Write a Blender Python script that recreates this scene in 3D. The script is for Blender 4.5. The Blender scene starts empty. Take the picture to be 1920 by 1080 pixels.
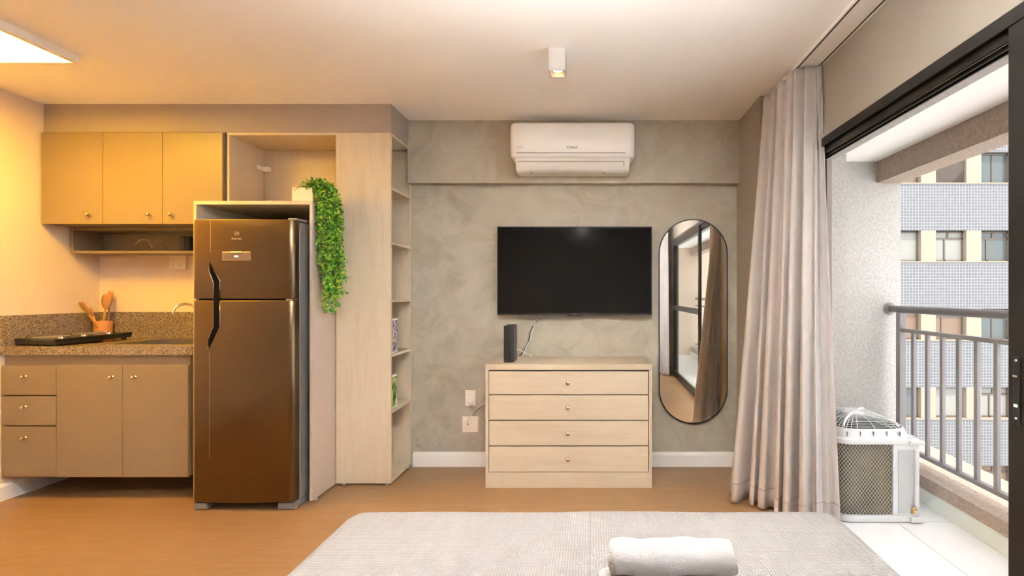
import bpy, bmesh, math, random
from mathutils import Vector, Matrix
random.seed(7)
PI = math.pi
S = bpy.context.scene
COL = S.collection
# ------------------------------------------------------------------ camera
F, VX, VY, CH = 920.0, 1113.0, 550.0, 1.286
cd = bpy.data.cameras.new('camera'); cam = bpy.data.objects.new('camera', cd); COL.objects.link(cam)
cam.location = (0, 0, CH); cam.rotation_euler = (PI/2, 0, 0)
cd.sensor_width = 36; cd.lens = F/1920*36
cd.shift_x = -(VX-960)/1920; cd.shift_y = (VY-540)/1920
cd.clip_start = .05; cd.clip_end = 200
S.camera = cam
# ------------------------------------------------------------------ exposure, sky, sun
S.view_settings.view_transform = 'Standard'; S.view_settings.look = 'None'
S.view_settings.gamma = 1; S.view_settings.use_curve_mapping = False
S.view_settings.exposure = 0.76
S.cycles.use_denoising = True
S.cycles.max_bounces = 12; S.cycles.diffuse_bounces = 7; S.cycles.glossy_bounces = 5
S.cycles.transmission_bounces = 8; S.cycles.transparent_max_bounces = 12
S.cycles.sample_clamp_indirect = 80; S.cycles.caustics_reflective = False
W = bpy.data.worlds.new('sky'); S.world = W; W.use_nodes = True
bg = W.node_tree.nodes['Background']; bg.inputs[0].default_value = (.97, .98, 1, 1); bg.inputs[1].default_value = 2.3
sd = bpy.data.lights.new('sun', 'SUN'); sun = bpy.data.objects.new('sun', sd); COL.objects.link(sun)
sd.energy = 3.6; sd.color = (1, .93, .82); sd.angle = .009
sun.rotation_euler = Vector((.13, -.6, 1)).to_track_quat('Z', 'Y').to_euler()
pd = bpy.data.lights.new('door_portal', 'AREA'); po = bpy.data.objects.new('door_portal', pd); COL.objects.link(po)
pd.shape = 'RECTANGLE'; pd.size = 3.1; pd.size_y = 2.0; pd.cycles.is_portal = True
po.location = (1.36, 1.12, 1.03); po.rotation_euler = (0, PI/2, 0)
po.rotation_euler = Matrix(((0, 0, 1), (1, 0, 0), (0, 1, 0))).to_euler()  # local -Z -> -X, size along Y

# ------------------------------------------------------------------ materials
def mat(name, col, rough=.5, metal=0, **kw):
    m = bpy.data.materials.new(name); m.use_nodes = True
    p = m.node_tree.nodes['Principled BSDF']
    p.inputs['Base Color'].default_value = (*col, 1); p.inputs['Roughness'].default_value = rough
    p.inputs['Metallic'].default_value = metal
    for k, v in kw.items(): p.inputs[k.replace('_', ' ')].default_value = v
    return m
def N(m, t, **kw):
    n = m.node_tree.nodes.new(t)
    for k, v in kw.items():
        if k in n.inputs.keys() if hasattr(n.inputs, 'keys') else False: n.inputs[k].default_value = v
        else: setattr(n, k, v)
    return n
def L(m, a, b): m.node_tree.links.new(a, b)
def P(m): return m.node_tree.nodes['Principled BSDF']
def coords(m, scale=(1, 1, 1), rot=(0, 0, 0)):
    c = N(m, 'ShaderNodeTexCoord'); mp = N(m, 'ShaderNodeMapping')
    mp.inputs['Scale'].default_value = scale; mp.inputs['Rotation'].default_value = rot
    L(m, c.outputs['Object'], mp.inputs[0]); return mp.outputs[0]
def noise(m, vec, scale=5, detail=4, rough=.5, dist=0):
    n = N(m, 'ShaderNodeTexNoise'); n.inputs['Scale'].default_value = scale
    n.inputs['Detail'].default_value = detail; n.inputs['Roughness'].default_value = rough
    n.inputs['Distortion'].default_value = dist; L(m, vec, n.inputs['Vector']); return n.outputs['Fac']
def ramp(m, fac, stops):
    r = N(m, 'ShaderNodeValToRGB'); e = r.color_ramp.elements
    while len(e) < len(stops): e.new(.5)
    for i, (p, c) in enumerate(stops): e[i].position = p; e[i].color = (*c, 1)
    L(m, fac, r.inputs[0]); return r.outputs[0]
def mix(m, fac, a, b, mode='MIX'):
    x = N(m, 'ShaderNodeMix', data_type='RGBA', blend_type=mode)
    for s, v in ((x.inputs[0], fac), (x.inputs[6], a), (x.inputs[7], b)):
        if isinstance(v, (int, float)): s.default_value = v
        elif isinstance(v, tuple): s.default_value = (*v, 1)
        else: L(m, v, s)
    return x.outputs[2]
def bump(m, h, strength=.3, dist=.01):
    b = N(m, 'ShaderNodeBump'); b.inputs['Strength'].default_value = strength; b.inputs['Distance'].default_value = dist
    L(m, h, b.inputs['Height']); L(m, b.outputs[0], P(m).inputs['Normal'])
def wood(name, base, dark, scale=(1, 1, 12), rough=.45, k=1.0):
    m = mat(name, base, rough); v = coords(m, scale)
    n1 = noise(m, v, 3, 6, .6, .6); n2 = noise(m, v, 14, 4, .6)
    c = ramp(m, n1, [(.25, dark), (.5, base), (.8, tuple(min(1, x*1.06) for x in base))])
    c2 = mix(m, .25*k, c, ramp(m, n2, [(.3, dark), (.7, base)])); L(m, c2, P(m).inputs['Base Color'])
    return m
M = {}
M['ceiling'] = mat('ceiling_paint', (.92, .90, .87), .9)
M['cream'] = mat('cream_wall_paint', (.74, .60, .48), .85)
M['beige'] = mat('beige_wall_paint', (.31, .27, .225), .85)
M['taupe'] = mat('taupe_laminate', (.255, .185, .115), .42)
M['soffit'] = mat('taupe_wall_paint', (.37, .31, .27), .85)
M['white'] = mat('white_plastic', (.86, .84, .81), .35)
M['ac_white'] = mat('white_gloss_plastic', (.84, .82, .79), .28)
M['basewhite'] = mat('white_skirting_paint', (.85, .83, .80), .5)
M['black'] = mat('black_plastic', (.012, .012, .014), .35)
M['blackmetal'] = mat('black_aluminium', (.018, .016, .015), .35, .3)
M['chrome'] = mat('chrome', (.75, .73, .70), .15, 1)
M['knob'] = mat('brushed_nickel_knob', (.62, .52, .40), .25, 1)
M['greymetal'] = mat('grey_painted_metal', (.20, .185, .185), .45)
M['darkgap'] = mat('dark_gasket_and_slot_shade', (.03, .028, .025), .7)  # gasket rubber; also paints the shade in the curtain track slots
M['recess'] = mat('handle_recess_shade', (.006, .005, .005), .9, Specular_IOR_Level=.05)  # near-black that paints the shade inside the handle slot
M['outwhite'] = mat('outdoor_white_plastic', (.58, .585, .59), .4)  # white plastic toned down so daylight does not blow it out
M['screen'] = mat('black_screen_glass', (.003, .003, .0035), .10, Specular_IOR_Level=.25)
M['mirror'] = mat('mirror_glass', (.92, .92, .91), .0, 1)
M['tilewhite'] = mat('white_floor_tile', (.72, .72, .725), .18)
M['towel'] = mat('white_terry', (.36, .34, .335), .95)
M['clay'] = mat('terracotta_crock', (.62, .27, .09), .6)
M['spoon'] = mat('spoon_wood', (.48, .22, .07), .55)
M['leaf'] = mat('green_leaf', (.10, .30, .02), .4)
M['tealleaf'] = mat('leaf_stem', (.10, .22, .03), .6)
M['pink'] = mat('pinkish_plate', (.86, .76, .66), .4)

def glassmat(name, tint=(1, 1, 1), refl=.08):
    m = bpy.data.materials.new(name); m.use_nodes = True; nt = m.node_tree; nt.nodes.clear()
    o = nt.nodes.new('ShaderNodeOutputMaterial'); t = nt.nodes.new('ShaderNodeBsdfTransparent'); g = nt.nodes.new('ShaderNodeBsdfGlossy')
    t.inputs[0].default_value = (*tint, 1); g.inputs['Roughness'].default_value = .02
    x = nt.nodes.new('ShaderNodeMixShader'); x.inputs[0].default_value = refl
    nt.links.new(t.outputs[0], x.inputs[1]); nt.links.new(g.outputs[0], x.inputs[2]); nt.links.new(x.outputs[0], o.inputs[0]); return m
M['glass'] = glassmat('clear_glass', (.93, .96, .95))
def emis(name, col, s):
    m = bpy.data.materials.new(name); m.use_nodes = True; p = P(m)
    p.inputs['Base Color'].default_value = (.8, .8, .8, 1); p.inputs['Emission Color'].default_value = (*col, 1); p.inputs['Emission Strength'].default_value = s; return m
M['led'] = emis('led_diffuser', (1, .57, .04), 39)
M['lampwhite'] = mat('matt_lamp_housing', (.52, .48, .44), .7)
M['upglow'] = emis('added_uplight_glow', (.95, .98, 1), 700)  # glow of the added uplight over the bed
M['bulb'] = emis('lamp_glow', (1, .75, .35), 5)
M['greenled'] = emis('green_indicator', (.1, .8, .1), .6)
M['display'] = emis('fridge_display_glow', (.9, .85, 1), 2.0)

m = M['concrete'] = mat('burnt_cement', (.4, .38, .35), .62); v = coords(m)
a = noise(m, v, 1.3, 6, .6, 1.2); b_ = noise(m, v, 4, 8, .68, 1.2)
c = ramp(m, a, [(.3, (.325, .28, .21)), (.5, (.385, .34, .265)), (.72, (.43, .39, .31))])
c = mix(m, ramp(m, b_, [(.40, (0, 0, 0)), (.62, (1, 1, 1))]), c, (.45, .41, .335))
vn = noise(m, v, 2.3, 5, .55, 1.0)
vein = ramp(m, vn, [(.492, (0, 0, 0)), (.5, (.55, .55, .55)), (.508, (0, 0, 0))])
msk = ramp(m, noise(m, v, 1.7, 3), [(.48, (0, 0, 0)), (.6, (1, 1, 1))])
c = mix(m, mix(m, 1, vein, msk, 'MULTIPLY'), c, (.27, .25, .23)); L(m, c, P(m).inputs['Base Color']); bump(m, b_, .08, .01)

M['lightwood'] = wood('pale_oak_laminate', (.61, .51, .375), (.52, .42, .30), (7, 7, .8), .5)
M['lightwoodh'] = wood('pale_oak_laminate_horizontal', (.53, .445, .335), (.455, .37, .27), (.8, 7, 9), .5)
M['panelgrey'] = wood('pinkish_side_laminate', (.54, .44, .37), (.51, .415, .345), (7, 7, .8), .5)

m = M['floor'] = mat('oak_laminate_floor', (.5, .27, .12), .38)
c_ = N(m, 'ShaderNodeTexCoord'); br = N(m, 'ShaderNodeTexBrick'); L(m, c_.outputs['Object'], br.inputs[0])
br.inputs['Scale'].default_value = 1; br.inputs['Brick Width'].default_value = 1.35; br.inputs['Row Height'].default_value = .2
br.inputs['Mortar Size'].default_value = .0012; br.inputs['Mortar Smooth'].default_value = .4; br.offset = .37
br.inputs['Color1'].default_value = (.33, .19, .088, 1); br.inputs['Color2'].default_value = (.365, .215, .105, 1); br.inputs['Mortar'].default_value = (.21, .115, .05, 1)
v = coords(m, (1, 11, 1)); g1 = noise(m, v, 2.6, 8, .66, 1.4); v2 = coords(m, (1.5, 40, 1)); g2 = noise(m, v2, 4, 4, .6)
c = mix(m, ramp(m, g1, [(.3, (.75, .75, .75)), (.7, (0, 0, 0))]), br.outputs[0], (.235, .125, .05))
c = mix(m, ramp(m, g2, [(.35, (.35, .35, .35)), (.7, (0, 0, 0))]), c, (.215, .112, .045)); L(m, c, P(m).inputs['Base Color'])

m = M['granite'] = mat('speckled_granite', (.3, .25, .2), .25); v = coords(m)
vo = N(m, 'ShaderNodeTexVoronoi'); vo.inputs['Scale'].default_value = 250; L(m, v, vo.inputs['Vector'])
sp = N(m, 'ShaderNodeSeparateColor'); L(m, vo.outputs['Color'], sp.inputs[0])
c = ramp(m, sp.outputs[0], [(0, (.06, .045, .035)), (.25, (.13, .095, .07)), (.5, (.22, .165, .12)), (.8, (.33, .255, .19)), (1, (.42, .34, .27))])
L(m, c, P(m).inputs['Base Color'])

def stucco(name, a, b, sc=60, st=.6):
    m = mat(name, a, .95); v = coords(m); n = noise(m, v, sc, 6, .65); n2 = noise(m, v, 8, 4)
    L(m, mix(m, ramp(m, n, [(.35, (0, 0, 0)), (.65, (1, 1, 1))]), a, b), P(m).inputs['Base Color']); bump(m, n, st, .015); return m
M['stucco'] = stucco('rough_cream_stucco', (.43, .41, .38), (.54, .52, .495))
M['stuccobrown'] = stucco('rough_brown_stucco', (.30, .23, .18), (.42, .33, .27))

m = M['steel'] = mat('brushed_stainless', (.17, .115, .065), .30, 1); v = coords(m, (1, 1, 90))
n = noise(m, v, 4, 3); r = N(m, 'ShaderNodeMapRange'); r.inputs[3].default_value = .24; r.inputs[4].default_value = .36; L(m, n, r.inputs[0]); L(m, r.outputs[0], P(m).inputs['Roughness'])
P(m).inputs['Anisotropic'].default_value = .5
M['steelside'] = mat('grey_fridge_side', (.20, .19, .18), .45, .2)

def fabric(name, col, trans=.25, sc=500, st=.15):
    m = mat(name, col, .95); v = coords(m); n = noise(m, v, sc, 2); bump(m, n, st, .002)
    if trans:
        nt = m.node_tree; t = nt.nodes.new('ShaderNodeBsdfTranslucent'); t.inputs[0].default_value = (*col, 1)
        x = nt.nodes.new('ShaderNodeMixShader'); x.inputs[0].default_value = trans
        o = [q for q in nt.nodes if q.type == 'OUTPUT_MATERIAL'][0]
        nt.links.new(P(m).outputs[0], x.inputs[1]); nt.links.new(t.outputs[0], x.inputs[2]); nt.links.new(x.outputs[0], o.inputs[0])
    return m
M['curtain'] = fabric('greige_curtain_cloth', (.72, .66, .62), .42)
M['lining'] = fabric('pale_curtain_lining', (.72, .69, .68), .4)
m = M['bedspread'] = mat('waffle_bedspread', (.66, .60, .57), .95)
c_ = N(m, 'ShaderNodeTexCoord')
ws = []
for d in ('X', 'Y'):
    w = N(m, 'ShaderNodeTexWave', bands_direction=d); w.inputs['Scale'].default_value = 42; w.inputs['Distortion'].default_value = .6
    w.inputs['Detail'].default_value = 1; L(m, c_.outputs['Object'], w.inputs['Vector']); ws.append(w.outputs['Fac'])
mm = N(m, 'ShaderNodeMath', operation='ADD'); L(m, ws[0], mm.inputs[0]); L(m, ws[1], mm.inputs[1])
bump(m, mm.outputs[0], .5, .004)
sx = N(m, 'ShaderNodeSeparateXYZ'); L(m, c_.outputs['Object'], sx.inputs[0])
m1 = N(m, 'ShaderNodeMath', operation='ADD'); m1.inputs[1].default_value = .010; L(m, sx.outputs[0], m1.inputs[0])
m2 = N(m, 'ShaderNodeMath', operation='ABSOLUTE'); L(m, m1.outputs[0], m2.inputs[0])
m3 = N(m, 'ShaderNodeMath', operation='LESS_THAN'); m3.inputs[1].default_value = .0022; L(m, m2.outputs[0], m3.inputs[0])
cc_ = mix(m, ramp(m, mm.outputs[0], [(.2, (0, 0, 0)), (.9, (1, 1, 1))]), (.215, .198, .192), (.275, .252, .245))
L(m, mix(m, m3.outputs[0], cc_, (.22, .21, .205)), P(m).inputs['Base Color'])
m = M['towel']; v = coords(m); bump(m, noise(m, v, 350, 3), .8, .004)

m = M['mosaic'] = mat('grey_blue_mosaic_tile', (.3, .33, .4), .4)
c_ = N(m, 'ShaderNodeTexCoord'); sx = N(m, 'ShaderNodeSeparateXYZ'); cx = N(m, 'ShaderNodeCombineXYZ'); L(m, c_.outputs['Object'], sx.inputs[0])
L(m, sx.outputs[0], cx.inputs[0]); L(m, sx.outputs[2], cx.inputs[1])
br = N(m, 'ShaderNodeTexBrick'); br.offset = 0; L(m, cx.outputs[0], br.inputs[0])
for k, v_ in (('Scale', 1), ('Brick Width', .105), ('Row Height', .105), ('Mortar Size', .012), ('Mortar Smooth', .2)): br.inputs[k].default_value = v_
br.inputs['Color1'].default_value = (.080, .083, .090, 1); br.inputs['Color2'].default_value = (.098, .102, .110, 1); br.inputs['Mortar'].default_value = (.19, .192, .20, 1)
L(m, br.outputs[0], P(m).inputs['Base Color'])
M['facade'] = mat('cream_facade_paint', (.27, .215, .165), .9)
M['winframe'] = mat('brown_window_frame', (.10, .075, .06), .5)
M['winglass'] = mat('window_glass_grey', (.07, .085, .085), .15)
M['wincurtain'] = mat('window_glass_pale_blind', (.20, .20, .18), .3)
M['winwarm'] = mat('window_glass_brown_shutter', (.15, .10, .065), .4)
M['ground'] = mat('pale_concrete_ground', (.5, .48, .45), .9)
m = M['coil'] = mat('condenser_coil_fins', (.10, .085, .045), .5, .4); v = coords(m, (1, 1, 1)); n = noise(m, v, 6, 3)
L(m, ramp(m, n, [(.3, (.06, .055, .035)), (.7, (.20, .16, .08))]), P(m).inputs['Base Color'])
M['tilebase'] = mat('balcony_tile_skirting', (.60, .62, .56), .3)

# ------------------------------------------------------------------ mesh helpers
class MB:
    def __init__(s): s.v = []; s.f = []; s.uv = None
    def add(s, vs, fs):
        b = len(s.v); s.v += [tuple(v) for v in vs]; s.f += [tuple(i+b for i in f) for f in fs]; return s
    def box(s, x0, x1, y0, y1, z0, z1, rot=0, piv=None):
        vs = [(x, y, z) for z in (z0, z1) for y in (y0, y1) for x in (x0, x1)]
        if rot:
            px, py = piv or ((x0+x1)/2, (y0+y1)/2); c, sn = math.cos(rot), math.sin(rot)
            vs = [(px+(x-px)*c-(y-py)*sn, py+(x-px)*sn+(y-py)*c, z) for x, y, z in vs]
        return s.add(vs, [(0, 2, 3, 1), (4, 5, 7, 6), (0, 1, 5, 4), (2, 6, 7, 3), (0, 4, 6, 2), (1, 3, 7, 5)])
    def prism(s, poly, lo, hi, axis='z'):
        n = len(poly)
        def q(p, t): return {'z': (p[0], p[1], t), 'y': (p[0], t, p[1]), 'x': (t, p[0], p[1])}[axis]
        vs = [q(p, lo) for p in poly]+[q(p, hi) for p in poly]
        return s.add(vs, [tuple(range(n)), tuple(range(2*n-1, n-1, -1))]+[(i, i+n, (i+1) % n+n, (i+1) % n) for i in range(n)])
    def tube(s, path, r, n=10, closed=False, cap=True):
        path = [Vector(p) for p in path]; m_ = len(path); rings = []
        rr = r if hasattr(r, '__len__') else [r]*m_
        up = None
        for i, p in enumerate(path):
            a = path[(i-1) % m_] if (closed or i > 0) else p; b = path[(i+1) % m_] if (closed or i < m_-1) else p
            t = (b-a).normalized()
            if up is None or abs(up.dot(t)) > .99: up = Vector((0, 0, 1)) if abs(t.z) < .9 else Vector((1, 0, 0))
            u = t.cross(up).normalized(); w = u.cross(t).normalized(); up = w
            rings.append([p+(u*math.cos(2*PI*k/n)+w*math.sin(2*PI*k/n))*rr[i] for k in range(n)])
        vs = [v for g in rings for v in g]; fs = []
        for i in range(m_ if closed else m_-1):
            j = (i+1) % m_
            for k in range(n): fs.append((i*n+k, i*n+(k+1) % n, j*n+(k+1) % n, j*n+k))
        if cap and not closed: fs += [tuple(range(n-1, -1, -1)), tuple(range((m_-1)*n, m_*n))]
        return s.add(vs, fs)
    def lathe(s, prof, base, axis=(0, 0, 1), n=24):
        """prof: (radius, height) pairs along the axis"""
        ax = Vector(axis).normalized(); q = ax.to_track_quat('Z', 'Y'); base = Vector(base); vs = []; fs = []
        for (r, h) in prof:
            for k in range(n): vs.append(base+q @ Vector((r*math.cos(2*PI*k/n), r*math.sin(2*PI*k/n), h)))
        for i in range(len(prof)-1):
            for k in range(n): fs.append((i*n+k, i*n+(k+1) % n, (i+1)*n+(k+1) % n, (i+1)*n+k))
        if prof[0][0] > 1e-4: fs.append(tuple(range(n-1, -1, -1)))
        if prof[-1][0] > 1e-4: fs.append(tuple(range((len(prof)-1)*n, len(prof)*n)))
        return s.add(vs, fs)
    def grid(s, fn, nu, nv):
        vs = [fn(i/nu, j/nv) for j in range(nv+1) for i in range(nu+1)]
        return s.add(vs, [(j*(nu+1)+i, j*(nu+1)+i+1, (j+1)*(nu+1)+i+1, (j+1)*(nu+1)+i) for j in range(nv) for i in range(nu)])
def origin_of(o):
    p = Vector((0, 0, 0))
    while o: p += Vector(o.location); o = o.parent
    return p
def build(mb, name, m, parent=None, bevel=0, smooth=False, seg=2, solid=0, origin=None):
    if parent is not None: org = origin_of(parent)
    elif origin is not None: org = Vector(origin)
    else:
        xs, ys, zs = zip(*mb.v); org = Vector(((min(xs)+max(xs))/2, (min(ys)+max(ys))/2, min(zs)))
    me = bpy.data.meshes.new(name); me.from_pydata([Vector(v)-org for v in mb.v], [], mb.f); me.materials.append(M[m] if isinstance(m, str) else m)
    bm = bmesh.new(); bm.from_mesh(me)
    if not solid: bmesh.ops.recalc_face_normals(bm, faces=bm.faces)
    bm.to_mesh(me); bm.free()
    if smooth:
        for p in me.polygons: p.use_smooth = True
    o = bpy.data.objects.new(name, me); COL.objects.link(o)
    if parent is not None: o.parent = parent
    else: o.location = org
    if solid:
        md = o.modifiers.new('solid', 'SOLIDIFY'); md.thickness = solid; md.offset = 0
    if bevel:
        md = o.modifiers.new('bevel', 'BEVEL'); md.width = bevel; md.segments = seg; md.limit_method = 'ANGLE'; md.angle_limit = .6
    if smooth and bevel: pass
    return o
def tag(o, label, cat, group=None):
    o['label'] = label; o['category'] = cat
    if group: o['group'] = group
    return o
def thing(name, loc, label, cat, group=None):
    o = bpy.data.objects.new(name, None); o.location = loc; o.empty_display_size = .1; COL.objects.link(o); return tag(o, label, cat, group)
def struct(mb, name, m, **kw):
    o = build(mb, name, m, origin=(0, 0, 0), **kw); o['kind'] = 'structure'; return o
def text(body, size, loc, rot, m, parent, name='lettering', ext=.0006, spacing=1.0):
    cu = bpy.data.curves.new(name, 'FONT'); cu.body = body; cu.size = size; cu.extrude = ext; cu.align_x = 'CENTER'; cu.align_y = 'CENTER'; cu.space_character = spacing
    t = bpy.data.objects.new('tmp', cu); COL.objects.link(t)
    dg = bpy.context.evaluated_depsgraph_get(); me = bpy.data.meshes.new_from_object(t.evaluated_get(dg)); bpy.data.objects.remove(t)
    me.materials.clear(); me.materials.append(M[m]); o = bpy.data.objects.new(name, me); COL.objects.link(o); o.parent = parent
    o.location = Vector(loc)-origin_of(parent); o.rotation_euler = rot; return o
def X(px, y): return (px-VX)/F*y
def Z(py, y): return CH+(VY-py)/F*y

# ------------------------------------------------------------------ room shell
Y0, Y1 = -.46, 2.76
YB, XL, XR, XD, ZC, YN = 3.65, -3.672, 1.065, 1.25, 2.55, -2.6
struct(MB().box(XL-.1, 1.30, YN-.1, YB+.1, -.08, 0), 'floor', 'floor')
struct(MB().box(XL-.1, 1.34, YN-.1, YB+.1, ZC, ZC+.15), 'ceiling', 'ceiling')
struct(MB().box(XL, 1.34, YB, YB+.12, 0, ZC), 'wall_back', 'concrete')
# kitchen part of the back wall is cream
struct(MB().box(XL, -1.74, YB-.004, YB, 0, ZC), 'wall_kitchen', 'cream')
struct(MB().box(XL-.12, XL, YN, YB+.1, 0, ZC), 'wall_left', 'cream')
struct(MB().box(XL, XD, YN-.12, YN, 0, ZC), 'wall_front', 'ceiling')
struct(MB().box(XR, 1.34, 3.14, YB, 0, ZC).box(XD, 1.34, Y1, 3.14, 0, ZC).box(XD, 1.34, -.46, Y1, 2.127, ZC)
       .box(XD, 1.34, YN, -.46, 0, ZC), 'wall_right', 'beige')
struct(MB().box(-1.36, XR, 3.585, YB, Z(343, 3.585), ZC), 'trim_1', 'concrete')            # ceiling beam over the tv
struct(MB().box(XL, -1.353, 3.276, YB-.004, 2.362, ZC), 'trim_2', 'soffit')                # lowered soffit over the cabinets
def skirting(mb, horiz, a, b, w, d):
    prof = [(0, 0), (.016, 0), (.016, .085), (.012, .095), (.008, .098), (.006, .108), (0, .108)]
    if horiz: mb.prism([(w+d*p[0], p[1]) for p in prof], a, b, 'x')
    else: mb.prism([(w+d*p[0], p[1]) for p in prof], a, b, 'y')
    return mb
struct(skirting(MB(), True, -1.34, XR, YB, -1), 'baseboard_back', 'basewhite')
struct(skirting(MB(), False, YN, YB-.005, XL, 1), 'baseboard_left', 'basewhite')
struct(skirting(MB(), False, 3.14, 3.63, XR, -1), 'baseboard_right', 'basewhite')

# ------------------------------------------------------------------ sliding balcony door
dr = thing('door_1', (XD, (Y0+Y1)/2, 0), 'wide black aluminium sliding balcony door with one glazed leaf closed', 'door'); dr['kind'] = 'structure'
fr = MB().box(XD-.006, XD+.052, Y0, Y1, 2.035, 2.127)
build(MB().box(XD-.008, XD+.003, Y0, Y1, 2.085, 2.13).box(XD+.003, XD+.012, Y0, Y1, 2.095, 2.127).box(XD+.012, XD+.017, Y0, Y1, 2.055, 2.127)
      .box(XD+.030, XD+.034, Y0, Y1, 2.040, 2.127).box(XD+.046, XD+.052, Y0, Y1, 2.035, 2.127).box(XD+.003, XD+.052, Y0, Y1, 2.105, 2.125), 'head_track', 'blackmetal', dr)
build(MB().box(XD+.0185, XD+.0205, Y0, Y1, 2.05, 2.105).box(XD+.0365, XD+.0385, Y0, Y1, 2.042, 2.105), 'brush_strip', 'chrome', dr)
build(MB().box(XD, XD+.07, Y0, Y1, 0, .012).box(XD+.012, XD+.016, Y0, Y1, .012, .022).box(XD+.042, XD+.046, Y0, Y1, .012, .022), 'sill_track', 'blackmetal', dr)
build(MB().box(XD+.005, XD+.06, Y1-.006, Y1, .012, 2.035), 'jamb', 'blackmetal', dr)
build(MB().box(XD+.005, XD+.06, Y0, Y0+.03, .012, 2.035), 'jamb', 'blackmetal', dr)
def leaf(xa, ya, yb, lock):
    lf = build(MB().box(xa, xa+.03, ya, ya+.075, .022, 2.09).box(xa, xa+.03, yb-.075, yb, .022, 2.09).box(xa, xa+.03, ya+.075, yb-.075, .022, .10)
               .box(xa, xa+.03, ya+.075, yb-.075, 2.02, 2.09).box(xa, xa+.03, ya+.075, yb-.075, 1.03, 1.10), 'leaf_frame', 'blackmetal', dr, bevel=.002)
    build(MB().box(xa+.012, xa+.018, ya+.075, yb-.075, .10, 1.03).box(xa+.012, xa+.018, ya+.075, yb-.075, 1.10, 2.02), 'pane', 'glass', lf)
    if lock:
        zc = 1.0; yc = yb-.034
        build(MB().box(xa-.006, xa, yc-.011, yc+.011, zc-.10, zc+.10), 'lock_plate', 'black', lf, bevel=.002)
        for dz in (-.082, .088): build(MB().lathe([(.0045, 0), (.003, .002)], (xa-.0062, yc, zc+dz), (-1, 0, 0), 12), 'screw', 'chrome', lf)
        build(MB().box(xa-.009, xa-.006, yc-.007, yc+.008, zc+.04, zc+.046), 'latch', 'chrome', lf)
        build(MB().box(xa-.0075, xa-.006, yc-.006, yc+.006, zc-.048, zc-.040), 'indicator', 'greenled', lf)
leaf(XD-.004, -.44, 1.475, True)

# ------------------------------------------------------------------ balcony shell
YE, XO, ZBC = 3.53, 2.21, 2.234
struct(MB().box(1.30, 2.03, -3, YE, -.1, -.004), 'balcony_floor', 'tilewhite')
g = MB()
for yy in (2.77, 2.17, 1.57, .97, .37, -.23): g.box(1.34, 2.02, yy-.002, yy+.002, -.005, -.0028)
g.box(1.708, 1.712, -3, 2.75, -.005, -.0028)
struct(g, 'trim_3', mat('tile_grout', (.45, .46, .46), .9))
struct(MB().box(1.34, 2.45, -3, 3.9, ZBC, 2.9), 'balcony_ceiling', 'ceiling')
struct(MB().box(2.04, XO, -3, YE, 2.08, ZBC), 'trim_4', 'stuccobrown')
struct(MB().box(1.34, XO, YE, 3.9, -.4, ZBC).box(1.34, 1.716, 3.33, YE, -.1, ZBC-.004), 'wall_balcony_end', 'stucco')
struct(MB().box(1.30, 1.36, Y0, Y1, 2.04, 2.30), 'wall_balcony_jamb', 'stucco')
struct(MB().box(2.03, 2.48, -3, 3.9, -.5, .16), 'balcony_kerb', 'stuccobrown')
struct(MB().box(2.018, 2.03, -3, YE, 0-.004, .086), 'baseboard_balcony', 'tilebase')
struct(MB().box(1.34, 2.45, -3.12, -3, -.4, 2.9), 'wall_balcony_far', 'cream')

# railing
rl = thing('balcony_railing', (2.13, 1, .16), 'grey painted metal balcony railing with round handrail and vertical bars', 'railing')
RX = 2.13
build(MB().tube([(RX, -2.95, 1.175), (RX, YE-.012, 1.175)], .024, 20), 'handrail', 'greymetal', rl, smooth=True)
build(MB().lathe([(.045, 0), (.045, .004), (.030, .012), (.026, .02)], (RX, YE, 1.175), (0, -1, 0), 24), 'wall_flange', 'greymetal', rl, smooth=False)
build(MB().box(RX-.014, RX+.014, -2.95, 3.42, 1.02, 1.045), 'upper_rail', 'greymetal', rl, bevel=.002)
build(MB().box(RX-.018, RX+.018, -2.95, 3.42, .225, .25), 'lower_rail', 'greymetal', rl, bevel=.002)
for y in (3.40, 1.0, -1.4):
    build(MB().box(RX-.022, RX+.022, y-.022, y+.022, .16, 1.155), 'post', 'greymetal', rl, bevel=.002)
y = 3.40-.135
while y > -1.3:
    if min(abs(y-q) for q in (1.0, -1.4)) > .05:
        build(MB().box(RX-.010, RX+.010, y-.0125, y+.0125, .25, 1.02), 'baluster', 'greymetal', rl, bevel=.001)
    y -= .135

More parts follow.
